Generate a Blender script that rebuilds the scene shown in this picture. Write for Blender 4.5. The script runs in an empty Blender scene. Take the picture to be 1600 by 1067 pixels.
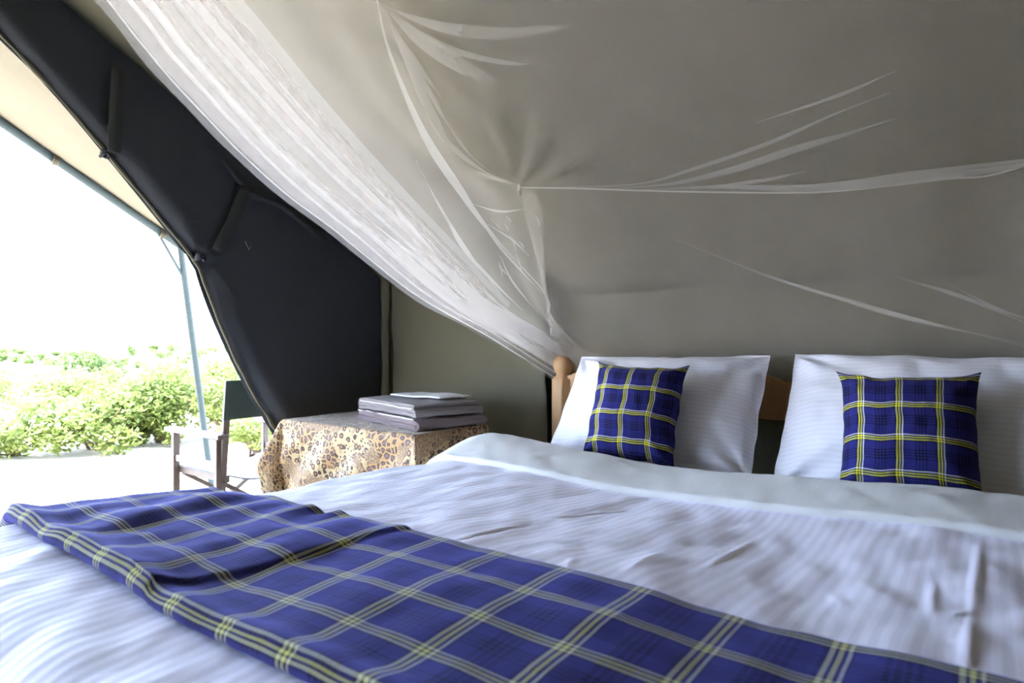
import bpy, math, random
from mathutils import Vector, Matrix, noise
random.seed(7)
PI = math.pi
scn = bpy.context.scene

# ------------------------------------------------------------------ camera
# x runs along the headboard, y from the foot of the bed to its head, z up; metres
YAW = math.radians(36.25); EYE = 1.05; FPX = 1000.0
cam_d = bpy.data.cameras.new('camera'); cam = bpy.data.objects.new('camera', cam_d)
scn.collection.objects.link(cam); scn.camera = cam
cam.location = (0, 0, EYE); cam.rotation_euler = (PI/2, 0, YAW)
cam_d.sensor_width = 36; cam_d.lens = 36*FPX/1600; cam_d.clip_start = .02; cam_d.clip_end = 3000
cam_d.dof.use_dof = True; cam_d.dof.focus_distance = 2.5; cam_d.dof.aperture_fstop = 4.5

# ------------------------------------------------------------------ sky, sun, exposure
w = bpy.data.worlds.new('sky'); scn.world = w; w.use_nodes = True
bg = w.node_tree.nodes['Background']
bg.inputs[0].default_value = (.58, .74, 1.0, 1); bg.inputs[1].default_value = 13.0
sd = bpy.data.lights.new('sun', 'SUN'); sun = bpy.data.objects.new('sun', sd); scn.collection.objects.link(sun)
sd.energy = 20; sd.angle = .012; sd.color = (1, .95, .86)
sun.rotation_euler = Vector((.15, -.45, .88)).to_track_quat('Z', 'Y').to_euler()
scn.view_settings.view_transform = 'Standard'; scn.view_settings.look = 'None'
scn.view_settings.gamma = 1; scn.view_settings.use_curve_mapping = False
scn.view_settings.exposure = 0.84
scn.cycles.max_bounces = 12; scn.cycles.diffuse_bounces = 8; scn.cycles.transparent_max_bounces = 40
scn.cycles.transmission_bounces = 8; scn.cycles.sample_clamp_indirect = 12
scn.cycles.use_denoising = True; scn.cycles.denoising_input_passes = 'RGB_ALBEDO'

# ------------------------------------------------------------------ measuring: sight line -> real plane
CA, SA = math.cos(YAW), math.sin(YAW)
def ray(px, py):
    X = (px-800)/FPX; return Vector((X*CA-SA, X*SA+CA, (533-py)/FPX))
E0 = Vector((0, 0, EYE))
def on_u(px, py, u): r = ray(px, py); return E0 + r*(u/r.x)
def on_v(px, py, v): r = ray(px, py); return E0 + r*(v/r.y)
def on_z(px, py, z): r = ray(px, py); return E0 + r*((z-EYE)/r.z)
EAVE_V, EAVE_Z, PITCH, RIDGE_V = 2.47, 1.42, .58, .1
def roof_z(v): return EAVE_Z + PITCH*(EAVE_V-v)
def on_roof(px, py, drop):
    r = ray(px, py)              # EYE + t r.z = EAVE_Z + P (EAVE_V - t r.y) - drop
    t = (EAVE_Z + PITCH*EAVE_V - drop - EYE)/(r.z + PITCH*r.y); return E0 + r*t

# ------------------------------------------------------------------ mesh helpers
def link(name, me, mat, parent=None, smooth=True):
    o = bpy.data.objects.new(name, me); scn.collection.objects.link(o)
    if mat: me.materials.append(mat)
    if smooth:
        for p in me.polygons: p.use_smooth = True
    if parent: o.parent = parent; o.matrix_parent_inverse = Matrix.Identity(4)
    return o
def tag(o, label, cat, group=None):
    o['label'] = label; o['category'] = cat
    if group: o['group'] = group
    return o
def struct(o): o['kind'] = 'structure'; return o
def thing(name, label, cat, loc=(0, 0, 0), rz=0, group=None):
    o = bpy.data.objects.new(name, None); scn.collection.objects.link(o)
    o.location = loc; o.rotation_euler = (0, 0, rz); o.empty_display_size = .1
    return tag(o, label, cat, group)
class MB:
    def __init__(s): s.v = []; s.f = []; s.uv = []
    def quad_grid(s, fn, ns, nt, uvfn=None, close=False):
        b = len(s.v)
        uvs = []
        for j in range(nt+1):
            for i in range(ns+1):
                a, c = i/ns, j/nt
                s.v.append(tuple(fn(a, c))); uvs.append(uvfn(a, c) if uvfn else (a, c))
        W = ns+1
        for j in range(nt):
            for i in range(ns):
                q = (j*W+i, j*W+i+1, (j+1)*W+i+1, (j+1)*W+i)
                s.f.append(tuple(b+k for k in q)); s.uv.append([uvs[k] for k in q])
        return s
    def box(s, c, d, M=None):
        b = len(s.v); c = Vector(c)
        for z in (-1, 1):
            for y in (-1, 1):
                for x in (-1, 1):
                    p = Vector((x*d[0]/2, y*d[1]/2, z*d[2]/2))
                    if M is not None: p = M @ p
                    s.v.append(tuple(p+c))
        for q in ((0, 2, 3, 1), (4, 5, 7, 6), (0, 1, 5, 4), (2, 6, 7, 3), (0, 4, 6, 2), (1, 3, 7, 5)):
            s.f.append(tuple(b+k for k in q)); s.uv.append([(0, 0), (1, 0), (1, 1), (0, 1)])
        return s
    def bar(s, a, c, wd, th, side=(0, 0, 1)):
        a, c = Vector(a), Vector(c); z = (c-a); L = z.length; z.normalize()
        x = Vector(side).cross(z)
        if x.length < 1e-4: x = Vector((1, 0, 0)).cross(z)
        x.normalize(); y = z.cross(x)
        return s.box((a+c)/2, (wd, th, L), Matrix((x, y, z)).transposed())
    def tube(s, pts, r, n=10, caps=True):
        pts = [Vector(p) for p in pts]; b = len(s.v); N = len(pts)
        rr = r if isinstance(r, (list, tuple)) else [r]*N
        up = None
        for i, p in enumerate(pts):
            t = (pts[min(i+1, N-1)]-pts[max(i-1, 0)]).normalized()
            if up is None:
                up = t.cross(Vector((.31, .2, .93)))
                if up.length < .05: up = t.cross(Vector((1, 0, 0)))
            x = (up - t*up.dot(t)).normalized(); up = x; y = t.cross(x)
            for k in range(n):
                an = 2*PI*k/n; s.v.append(tuple(p+(x*math.cos(an)+y*math.sin(an))*rr[i]))
        for i in range(N-1):
            for k in range(n):
                q = (i*n+k, i*n+(k+1) % n, (i+1)*n+(k+1) % n, (i+1)*n+k)
                s.f.append(tuple(b+m for m in q)); s.uv.append([(k/n, i), ((k+1)/n, i), ((k+1)/n, i+1), (k/n, i+1)])
        if caps:
            for base in (0, (N-1)*n):
                q = [b+base+k for k in range(n)]
                s.f.append(tuple(q)); s.uv.append([(0, 0)]*n)
        return s
    def lathe(s, prof, n, c=(0, 0, 0)):
        b = len(s.v)
        for r, z in prof:
            for k in range(n):
                an = 2*PI*(k+.5)/n; s.v.append((c[0]+r*math.cos(an), c[1]+r*math.sin(an), c[2]+z))
        for i in range(len(prof)-1):
            for k in range(n):
                q = (i*n+k, i*n+(k+1) % n, (i+1)*n+(k+1) % n, (i+1)*n+k)
                s.f.append(tuple(b+m for m in q)); s.uv.append([(k/n, prof[i][1])]*4)
        for base in (0, (len(prof)-1)*n):
            s.f.append(tuple(b+base+k for k in range(n))); s.uv.append([(0, 0)]*n)
        return s
    def prism(s, outline, y0, y1):           # outline of (x, z), thickness along y
        b = len(s.v); n = len(outline)
        for y in (y0, y1):
            for x, z in outline: s.v.append((x, y, z))
        s.f.append(tuple(b+k for k in range(n))); s.uv.append([(p[0], p[1]) for p in outline])
        s.f.append(tuple(b+n+k for k in reversed(range(n)))); s.uv.append([(p[0], p[1]) for p in reversed(outline)])
        for k in range(n):
            m = (k+1) % n
            s.f.append((b+k, b+n+k, b+n+m, b+m)); s.uv.append([outline[k], outline[k], outline[m], outline[m]])
        return s
    def ribbon(s, pts, wid, nrm, lift=.004, n=28):   # spindle strip of doubled cloth lying on a panel
        c = spline(pts, n); b = len(s.v); N = len(c); nv = Vector(nrm).normalized()
        for i, p in enumerate(c):
            t = (c[min(i+1, N-1)]-c[max(i-1, 0)]).normalized(); x = t.cross(nv).normalized()
            ww = wid(i/(N-1)) if callable(wid) else wid
            for e in (-.5, 0, .5): s.v.append(tuple(p + x*ww*e + nv*(lift+(.003 if e == 0 else 0))))
        for i in range(N-1):
            for e in (0, 1):
                q = (i*3+e, i*3+e+1, i*3+e+4, i*3+e+3)
                s.f.append(tuple(b+m for m in q)); s.uv.append([(0, 0)]*4)
        return s
    def build(s, name, mat, parent=None, smooth=True, bevel=0, solid=0, sub=0):
        me = bpy.data.meshes.new(name); me.from_pydata(s.v, [], s.f); me.update()
        uvl = me.uv_layers.new(name='UVMap'); k = 0
        for f in s.uv:
            for c in f: uvl.data[k].uv = c; k += 1
        o = link(name, me, mat, parent, smooth)
        if solid:
            m = o.modifiers.new('thick', 'SOLIDIFY'); m.thickness = solid; m.offset = 0
        if bevel:
            m = o.modifiers.new('bevel', 'BEVEL'); m.width = bevel; m.segments = 2; m.limit_method = 'ANGLE'
            if not smooth: pass
        if sub:
            m = o.modifiers.new('sub', 'SUBSURF'); m.levels = sub; m.render_levels = sub
        return o
def spline(pts, n):                          # Catmull-Rom through points, n samples
    P = [Vector(p) for p in pts]; P = [P[0]*2-P[1]] + P + [P[-1]*2-P[-2]]
    m = len(P)-3; out = []
    for i in range(n+1):
        x = i/n*m; k = min(int(x), m-1); t = x-k; a, b, c, d = P[k:k+4]
        out.append(.5*((2*b)+(c-a)*t+(2*a-5*b+4*c-d)*t*t+(3*b-a-3*c+d)*t**3))
    return out
def sm(a, b, x): t = max(0, min(1, (x-a)/(b-a))); return t*t*(3-2*t)
def nz(x, y=0, z=0): return noise.noise(Vector((x, y, z)))
def lerp(a, b, t): return a+(b-a)*t

# ------------------------------------------------------------------ materials
class MT:
    def __init__(s, name):
        s.m = bpy.data.materials.new(name); s.m.use_nodes = True; s.t = s.m.node_tree; s.n = s.t.nodes
        s.p = s.n['Principled BSDF']; s.out = s.n['Material Output']
        s.p.inputs['Roughness'].default_value = .9
        s.p.inputs['Specular IOR Level'].default_value = .2
    def add(s, typ, ins=None, **kw):
        n = s.n.new(typ)
        for k, v in kw.items(): setattr(n, k, v)
        for k, v in (ins or {}).items(): s.set(n.inputs[k], v)
        return n
    def set(s, sock, v):
        if isinstance(v, bpy.types.NodeSocket): s.t.links.new(v, sock)
        elif isinstance(v, bpy.types.Node): s.t.links.new(v.outputs[0], sock)
        else:
            if isinstance(v, tuple) and len(v) == 3 and sock.type == 'RGBA': v = (*v, 1)
            sock.default_value = v
    def math(s, op, a, b=0.0, clamp=False):
        n = s.n.new('ShaderNodeMath'); n.operation = op; n.use_clamp = clamp
        s.set(n.inputs[0], a); s.set(n.inputs[1], b); return n.outputs[0]
    def mix(s, f, a, b, mode='MIX'):
        n = s.n.new('ShaderNodeMix'); n.data_type = 'RGBA'; n.blend_type = mode
        s.set(n.inputs[0], f); s.set(n.inputs[6], a); s.set(n.inputs[7], b); return n.outputs[2]
    def ramp(s, f, stops, interp='LINEAR'):
        n = s.n.new('ShaderNodeValToRGB'); s.set(n.inputs[0], f); r = n.color_ramp; r.interpolation = interp
        while len(r.elements) < len(stops): r.elements.new(1.0)
        for e, (p, c) in zip(r.elements, stops):
            e.position = p; e.color = (*c, 1) if not isinstance(c, (int, float)) else (c, c, c, 1)
        return n.outputs[0]
    def coord(s, kind='Object'):
        if kind == 'UV':
            return s.add('ShaderNodeUVMap', uv_map='UVMap').outputs[0]
        return s.add('ShaderNodeTexCoord').outputs[kind]
    def noise(s, vec, scale, detail=3, rough=.5, dist=0):
        return s.add('ShaderNodeTexNoise', {'Vector': vec, 'Scale': scale, 'Detail': detail, 'Roughness': rough, 'Distortion': dist}).outputs[0]
    def voro(s, vec, scale, feature='F1', rnd=1.0):
        return s.add('ShaderNodeTexVoronoi', {'Vector': vec, 'Scale': scale, 'Randomness': rnd}, feature=feature)
    def sep(s, vec): return s.add('ShaderNodeSeparateXYZ', {0: vec}).outputs
    def bump(s, h, dist=.01, strength=1.0):
        b = s.add('ShaderNodeBump', {'Height': h, 'Distance': dist, 'Strength': strength}); s.set(s.p.inputs['Normal'], b.outputs[0]); return b
    def color(s, v): s.set(s.p.inputs['Base Color'], v); return s
    def rough(s, v): s.set(s.p.inputs['Roughness'], v); return s

def m_plain(name, col, rough=.8, metal=0, var=.12, scale=30):
    t = MT(name); c = t.coord(); n = t.noise(c, scale, 4)
    t.color(t.mix(n, tuple(x*(1-var) for x in col), tuple(min(1, x*(1+var)) for x in col))).rough(rough)
    t.p.inputs['Metallic'].default_value = metal
    t.bump(n, .002, .4); return t.m
def m_canvas(name, col, transl=0.0, weave=420):
    t = MT(name); c = t.coord(); n = t.noise(c, 2.2, 5, .6); n2 = t.noise(c, 60, 2)
    a = t.mix(n, tuple(x*.86 for x in col), tuple(x*1.12 for x in col))
    t.color(t.mix(n2, a, tuple(x*1.05 for x in col))).rough(.95); t.p.inputs['Specular IOR Level'].default_value = .08
    wv = t.noise(c, weave*.5, 2); big = t.noise(c, 9, 4, .55)
    h = t.math('ADD', t.math('MULTIPLY', wv, .05), big)
    t.bump(h, .012, .55)
    if transl:
        tr = t.add('ShaderNodeBsdfTranslucent', {'Color': tuple(min(1, x*1.25) for x in col)})
        mx = t.add('ShaderNodeMixShader', {0: transl, 1: t.p.outputs[0], 2: tr.outputs[0]})
        t.set(t.out.inputs['Surface'], mx.outputs[0])
    return t.m
def m_net(name, cover, col=(.86, .84, .80)):
    t = MT(name); t.n.remove(t.p)
    c = t.coord(); n = t.noise(c, 6, 3)
    d = t.add('ShaderNodeBsdfDiffuse', {'Color': col}); tr = t.add('ShaderNodeBsdfTranslucent', {'Color': col})
    fab = t.add('ShaderNodeMixShader', {0: .5, 1: d.outputs[0], 2: tr.outputs[0]})
    cov = t.math('MULTIPLY_ADD', n, .08); cov.node.inputs[2].default_value = cover-.04   # thread cover of the fine mesh
    op = t.add('ShaderNodeBsdfTransparent')
    mx = t.add('ShaderNodeMixShader', {0: cov, 1: op.outputs[0], 2: fab.outputs[0]})
    t.set(t.out.inputs['Surface'], mx.outputs[0]); return t.m
def m_linen(name, col, per=.019, axis=0, stripe=.06, bump=.6):
    t = MT(name); uv = t.coord('UV'); x = t.sep(uv)[axis]
    wob = t.math('MULTIPLY', t.noise(uv, 5, 3), .012)
    w = t.math('SINE', t.math('MULTIPLY', t.math('ADD', x, wob), 2*PI/per))
    band = t.ramp(t.math('MULTIPLY_ADD', w, .5), [(.30, 0.0), (.70, 1.0)])
    band.node.inputs[0].links[0].from_node.inputs[2].default_value = .5
    t.color(t.mix(band, tuple(c*(1-stripe) for c in col), col))
    t.set(t.p.inputs['Roughness'], t.math('MULTIPLY_ADD', band, -.25)); 
    t.p.inputs['Roughness'].links[0].from_node.inputs[2].default_value = .75
    t.p.inputs['Sheen Weight'].default_value = .15
    cr = t.noise(uv, 34, 4, .6, .4); fine = t.noise(uv, 700, 2)
    h = t.math('ADD', t.math('ADD', t.math('MULTIPLY', band, .03 if stripe else 0.0), t.math('MULTIPLY', cr, .4)), t.math('MULTIPLY', fine, .06))
    t.bump(h, .008, bump); return t.m
BLUE = (.021, .021, .145); NAVY = (.004, .004, .014); YEL = (.78, .74, .03); WHT = (.80, .80, .86); BLK = (.01, .01, .035)
def m_tartan(name, per, off=(0, 0), fuzz=1.0, lines=(YEL, YEL, WHT), k=1.0):
    t = MT(name); uv = t.coord('UV'); xyz = t.sep(uv)
    L = [(.0, lines[0]), (.048*k, BLK), (.085*k, lines[1]), (.133*k, BLK), (.17*k, lines[2]), (.21*k, BLK), (.235*k, BLUE), (.46, NAVY), (.51, BLUE), (.54, NAVY), (.59, BLUE),
         (.62, NAVY), (.67, BLUE), (.70, NAVY), (.75, BLUE), (.95, BLK)]
    cols = []
    for k in (0, 1):
        wob = t.math('MULTIPLY', t.noise(uv, 40, 2), .0012)
        f = t.math('FRACT', t.math('DIVIDE', t.math('ADD', t.math('ADD', xyz[k], off[k]), wob), per))
        cols.append(t.ramp(f, L, 'CONSTANT'))
    c = t.mix(.5, cols[0], cols[1])
    fz = t.noise(uv, 260, 3, .7)
    t.color(t.mix(t.math('MULTIPLY', fz, .22*fuzz), c, tuple(x*.6+.04 for x in BLUE))).rough(.95)
    t.p.inputs['Sheen Weight'].default_value = .38*fuzz; t.p.inputs['Sheen Roughness'].default_value = .35
    t.p.inputs['Sheen Tint'].default_value = (.30, .30, 1, 1)
    h = t.math('ADD', t.math('MULTIPLY', t.noise(uv, 900, 2), .15), t.math('MULTIPLY', t.noise(uv, 30, 3), .7))
    t.bump(h, .006, .5); return t.m
def m_leopard(name):
    t = MT(name); uv = t.coord('UV')
    base = t.mix(t.noise(uv, 5, 3), (.30, .19, .085), (.36, .28, .18))
    DK = (.035, .018, .012); BR = (.30, .13, .055)
    # fine speckle
    s1 = t.voro(uv, 150, 'DISTANCE_TO_EDGE'); sp = t.ramp(t.math('ADD', s1.outputs[0], t.math('MULTIPLY', t.noise(uv, 90, 2), .25)), [(.17, 0.0), (.23, 1.0)])
    fine = t.mix(sp, t.mix(.35, base, (.42, .33, .20)), (.16, .075, .03))
    # rosettes
    dv = t.add('ShaderNodeVectorMath', {0: uv, 1: t.math('MULTIPLY', t.noise(uv, 45, 2), .012)}, operation='ADD').outputs[0]
    r = t.voro(dv, 32, 'F1', .8); ring = t.ramp(r.outputs[0], [(.0, (.36, .19, .10)), (.20, BR), (.23, DK), (.38, DK), (.43, (.41, .29, .145))])
    small = t.voro(dv, 62, 'F1'); dots = t.ramp(small.outputs[0], [(.26, 1.0), (.33, 0.0)])
    gap = t.math('GREATER_THAN', r.outputs[0], .47)
    ros = t.mix(t.math('MULTIPLY', dots, gap), ring, DK)
    # large dark solid blotches (plume motif)
    e = t.voro(dv, 40, 'DISTANCE_TO_EDGE'); bl = t.ramp(e.outputs[0], [(.10, (.37, .22, .09)), (.17, DK), (.40, (.18, .10, .10))])
    m1 = t.ramp(t.noise(uv, 5.5, 2, .4, .5), [(.50, 0.0), (.515, 1.0)])
    mp = t.add('ShaderNodeMapping', {0: uv, 1: (3.1, 1.7, 0)}).outputs[0]
    m2 = t.ramp(t.noise(mp, 6.5, 2, .4, .8), [(.57, 0.0), (.585, 1.0)])
    t.color(t.mix(m2, t.mix(m1, fine, ros), bl)).rough(.6)
    t.p.inputs['Sheen Weight'].default_value = .2
    t.bump(t.noise(uv, 14, 3), .01, .4); return t.m
def m_towel(name, col):
    t = MT(name); c = t.coord(); n = t.noise(c, 260, 3, .7); n2 = t.noise(c, 20, 3)
    t.color(t.mix(n, tuple(x*.6 for x in col), tuple(min(1, x*1.25) for x in col))).rough(1)
    t.p.inputs['Sheen Weight'].default_value = .3
    t.bump(t.math('ADD', n, t.math('MULTIPLY', n2, .8)), .008, .9); return t.m
def m_wood(name, a, b, scale=8, stretch=(1, 1, .12), rough=.55):
    t = MT(name); c = t.coord(); mp = t.add('ShaderNodeMapping', {0: c, 3: stretch}).outputs[0]
    n = t.noise(mp, scale*6, 5, .6, 1.2); n2 = t.noise(c, 5, 2)
    col = t.mix(n, a, b); t.color(t.mix(t.math('MULTIPLY', n2, .35), col, tuple(x*.6 for x in a))).rough(rough)
    t.p.inputs['Specular IOR Level'].default_value = .4
    t.bump(n, .002, .5); return t.m
def m_leaf(name, a, b):
    t = MT(name); oi = t.add('ShaderNodeTexCoord'); n = t.noise(oi.outputs['Object'], 4, 3); n2 = t.noise(oi.outputs['Object'], 40, 1)
    col = t.mix(t.math('MULTIPLY_ADD', n2, .5), a, b)
    t.color(t.mix(n, col, a)).rough(.5)
    tr = t.add('ShaderNodeBsdfTranslucent', {'Color': tuple(min(1, x*1.4) for x in b)})
    mx = t.add('ShaderNodeMixShader', {0: .3, 1: t.p.outputs[0], 2: tr.outputs[0]})
    t.set(t.out.inputs['Surface'], mx.outputs[0]); return t.m
def m_ground(name):
    t = MT(name); c = t.coord(); n = t.noise(c, .7, 6, .6); n2 = t.noise(c, 14, 4)
    col = t.mix(n, (.50, .42, .32), (.64, .56, .45))
    t.color(t.mix(t.math('MULTIPLY', n2, .5), col, (.40, .35, .29))).rough(1); t.bump(n2, .03, .5); return t.m

KHAKI = (.142, .131, .090)
M = dict(
    canvas=m_canvas('khaki_canvas', KHAKI), gable=m_canvas('shade_toned_canvas', (.058, .061, .067)), fly=m_canvas('cream_flysheet', (.165, .145, .108)), sheet=m_canvas('groundsheet', (.16, .17, .15)),  # gable canvas: colour darkened to hold the shade of the backlit door wall
    net=m_net('mosquito_netting', .355, (.82, .75, .67)), netb=m_net('gathered_netting', .28, (.80, .745, .70)), hem=m_net('net_hem_tape', .66, (.86, .82, .77)),
    pleat=m_net('folded_netting', .40, (.92, .88, .84)),
    linen=m_linen('striped_white_linen', (.85, .82, .97), .021, 0, .12, .5), cream=m_linen('cream_sheet_lining', (.72, .715, .70), .019, 0, .0, .45),
    pillow=m_linen('striped_pillow_cotton', (.80, .785, .85), .016, 1, .05, .3),
    throw=m_tartan('blue_tartan_wool', .112, (.01, .035), 1.0, ((.66, .65, .30), (.70, .68, .16), (.62, .62, .46)), .9), cushion=m_tartan('blue_tartan_cotton', .090, (.048, .05), .45, (YEL, YEL, WHT), .82),
    leopard=m_leopard('leopard_print_cloth'), pine=m_wood('varnished_pine', (.52, .29, .13), (.66, .41, .20)),
    chairwood=m_wood('grey_weathered_wood', (.125, .085, .062), (.20, .148, .115), 6), plank=m_wood('brown_plank', (.36, .22, .15), (.5, .34, .25)),
    chaircanvas=m_canvas('green_chair_canvas', (.06, .075, .06)), seat=m_canvas('cream_seat_canvas', (.20, .19, .19)),
    towelp=m_towel('mauve_terry', (.25, .19, .195)), towelg=m_towel('grey_mauve_terry', (.28, .245, .24)), white=m_plain('white_cotton', (.82, .82, .84), .9),
    steel=m_plain('painted_steel', (.07, .095, .10), .6, 0), metal=m_plain('bare_metal', (.6, .6, .6), .35, .9), web=m_canvas('dark_webbing', (.05, .05, .05)),
    leaf=m_leaf('acacia_leaf', (.048, .082, .014), (.21, .25, .075)), leafd=m_leaf('scrub_leaf', (.05, .09, .025), (.14, .19, .06)), bark=m_plain('bark', (.16, .11, .08), .9),
    ground=m_ground('pale_sand'), hill=m_plain('hazy_hill', (.42, .46, .42), 1, 0, .2, .02), mattress=m_plain('mattress_ticking', (.55, .55, .6), .9))

# ------------------------------------------------------------------ the setting
UL, UR, VB, VF = -2.70, 1.70, 2.47, -2.30       # tent walls
g = MB(); g.quad_grid(lambda a, b: ((a-.7)*900, (b-.3)*900, -.05), 2, 2); struct(g.build('ground', M['ground'], smooth=False))
g = MB(); g.box(((UL+UR)/2, (VB+VF)/2, -.02), (UR-UL+.1, VB-VF+.3, .04)); struct(g.build('floor', M['sheet'], smooth=False))

# back wall: soft canvas, rounded over into the roof slope, with a loose front panel left of the bed
def canvas_wrinkle(u, z):
    d = u*.8 + z*.9
    return .012*nz(d*3.2, (u-z)*.6, 3) + .006*nz(d*8, (u-z)*1.2, 9)
def back_pt(u, z): return Vector((u, VB+.09 + canvas_wrinkle(u, z), z))
g = MB(); g.quad_grid(lambda a, b: back_pt(lerp(-1.85, UR, a), lerp(.92*sm(-1.46, -1.50, lerp(-1.85, UR, a)), EAVE_Z+.12, b)), 180, 40); wb = struct(g.build('wall_back', M['canvas'], solid=.004))
# recess added behind the loose panel to keep the slit beside the bedpost dark
g = MB(); plan = [(-1.50, VB+.10), (-1.50, VB+.55), (-2.30, VB+.55), (-2.30, VB+.01)]
for (xa, ya), (xb, yb) in zip(plan, plan[1:]): g.quad_grid(lambda a, b: (lerp(xa, xb, a), lerp(ya, yb, a), lerp(-.04, 1.54, b)), 4, 4)
g.quad_grid(lambda a, b: (lerp(-1.48, -2.32, a), lerp(VB-.06, VB+.57, b), 1.52), 4, 4); g.quad_grid(lambda a, b: (lerp(-1.48, -2.32, a), lerp(VB-.06, VB+.57, b), -.02), 4, 4)
g.build('added_dark_recess', M['gable'], wb, smooth=False, solid=.004)
def left_panel(a, b):
    u = lerp(UL-.02, -1.60, a); z = lerp(0, EAVE_Z+.10, b)
    v = VB-.03 + 1.6*canvas_wrinkle(u, z) + .035*math.exp(-((u+2.0)/.10)**2)*sm(1.1, .5, z)*.6 + .02*sm(-1.75, -1.60, u)*math.sin(z*4)
    return (u, v, z)
g = MB(); g.quad_grid(left_panel, 80, 60); g.build('hanging_panel', M['canvas'], wb, solid=.004)
# overlap sleeve at the corner seam
g = MB()
def sleeve(a, b):
    z = lerp(.3, EAVE_Z+.02, b); u = -2.66 + .06*a + .008*nz(z*5, 2)
    return (u, VB-.055-.022*math.sin(PI*a)+.012*nz(z*6, a*2), z)
g.quad_grid(sleeve, 8, 40); g.build('corner_sleeve', M['canvas'], wb, solid=.004)
# roof: two slopes
def roof_pt(u, v):
    e = sm(2.47, 2.15, v)
    z = roof_z(v) - .035*math.sin(PI*sm(RIDGE_V, EAVE_V, v)) + .012*nz(u*1.6, v*1.8, 5)
    z -= .10*max(0, (v-2.15)/.42)**2
    return (u, v, z)
def roof_fn(a, b):
    u = lerp(UL-.03, UR, a); v = lerp(RIDGE_V, EAVE_V+.10, b); return roof_pt(u, v)
g = MB(); g.quad_grid(roof_fn, 60, 44)
g.quad_grid(lambda a, b: (lerp(UL-.03, UR, a), lerp(RIDGE_V, VF-.1, b), roof_z(RIDGE_V)-PITCH*b*(RIDGE_V-VF+.1)), 12, 12)
struct(g.build('ceiling', M['canvas'], solid=.004))
g = MB(); g.quad_grid(lambda a, b: (UR, lerp(VF, VB+.1, a), lerp(0, 1, b)*min(roof_z(lerp(VF, VB+.1, a)), roof_z(2*RIDGE_V-lerp(VF, VB+.1, a)))+.0), 30, 6); struct(g.build('wall_right', M['canvas'], solid=.004))
FZ = roof_z(RIDGE_V)-PITCH*(RIDGE_V-VF)
g = MB(); g.quad_grid(lambda a, b: (lerp(UL, UR, a), VF, lerp(0, FZ+.05, b)), 10, 6); struct(g.build('wall_front', M['canvas'], solid=.004))

# gable wall on the left with its tied-back door opening
edge = [on_u(px, py, UL) for px, py in ((0, 50), (60, 112), (120, 180), (175, 245), (240, 325), (300, 398), (318, 432), (340, 492), (370, 560), (400, 620), (425, 660), (440, 690))]
edge = [Vector((UL, .12, 2.655)), Vector((UL, .30, 2.49)), Vector((UL, .52, 2.29))] + edge + [Vector((UL, 1.84, .35)), Vector((UL, 1.86, 0))]
ec = spline(edge, 90)
def gable(a, b):
    p = ec[int(round(a*90))]
    q = Vector((UL, lerp(RIDGE_V, VB+.03, a**.8), 0)); q.z = roof_z(q.y)+.03
    if a > .72: k = (a-.72)/.28; q = Vector((UL, VB+.03, lerp(roof_z(lerp(RIDGE_V, VB+.03, .72**.8))+.03, 0, k))) if False else q
    r = p.lerp(q, b); return r
# build as rows: at each height the canvas runs from the opening edge to the roof line / corner
KP = on_u(313, 402, UL)
def kn(y, z):                                        # folds radiating from the tie
    dy, dz = y-KP.y, z-KP.z; r = math.hypot(dy, dz); return .022*math.sin(math.atan2(dz, dy)*7)*math.exp(-r/.16)*min(1, r*14)
def gable_row(a, b):
    z = lerp(0, 2.72, b); 
    ys = [p.y for p in ec]; zs = [p.z for p in ec]; y0 = ys[0]
    for i in range(len(ec)-1):
        if zs[i] >= z >= zs[i+1]:
            t = (zs[i]-z)/max(1e-6, zs[i]-zs[i+1]); y0 = lerp(ys[i], ys[i+1], t); break
    y1 = min(VB+.06, EAVE_V-(z-EAVE_Z-.05)/PITCH); y = lerp(y0, max(y1, y0+.02), a)
    k = a*max(y1-y0, .02)
    curl = -.05*math.exp(-(k/.05)**2) + .03*nz(y*2.2, z*1.4, 7) + .016*nz((y+z)*6, (y-z)*1.5, 1)*sm(.5, 0, k) + .010*math.exp(-((k-.10)/.05)**2)*sm(1.9, 1.2, z) + kn(y, z)
    return (UL + curl, y, z)
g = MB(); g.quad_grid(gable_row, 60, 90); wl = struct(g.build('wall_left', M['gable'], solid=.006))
# far half of the gable, beyond the opening, out of view
g = MB()
def gable_far(a, b):
    z = lerp(0, 2.72, b); y0 = lerp(-1.90, -.10, sm(.6, 2.7, z)); y1 = max(VF, 2*RIDGE_V-(EAVE_V-(z-EAVE_Z-.05)/PITCH))
    return (UL, lerp(y0, min(y1, y0-.02), a), z)
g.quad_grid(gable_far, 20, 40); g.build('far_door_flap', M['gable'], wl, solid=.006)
# rolled edge, straps, tie and stitching on the flap
g = MB(); rp = [p+Vector((-.03, .012+.006*nz(i*.3), 0)) for i, p in enumerate(ec)]
g.tube(rp, [.007+.006*nz(i*.25, 4) for i in range(len(rp))], 10); g.build('rolled_edge', M['canvas'], wl)
def strap(pts, wd, name='strap'):
    P = [on_u(x, y, UL+.045) for x, y in pts]; g = MB(); g.ribbon(P, wd, (1, -.1, 0), .004, 16); return g.build(name, M['web'], wl, solid=.004)
strap(((185, 108), (181, 170), (178, 238)), .045); strap(((385, 292), (362, 345), (340, 392)), .05)
def knot(px, py, s):
    c = on_u(px, py, UL-.01); g = MB()
    for k in range(3):
        an = k*2.1; g.tube([c+Vector((.02*math.cos(an+t*5), .022*math.sin(an+t*4)*s, .03*(t-.5)*s)) for t in [i/8 for i in range(9)]], .008*s, 8)
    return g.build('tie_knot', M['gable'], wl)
knot(165, 240, .75); knot(313, 402, .9)
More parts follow.
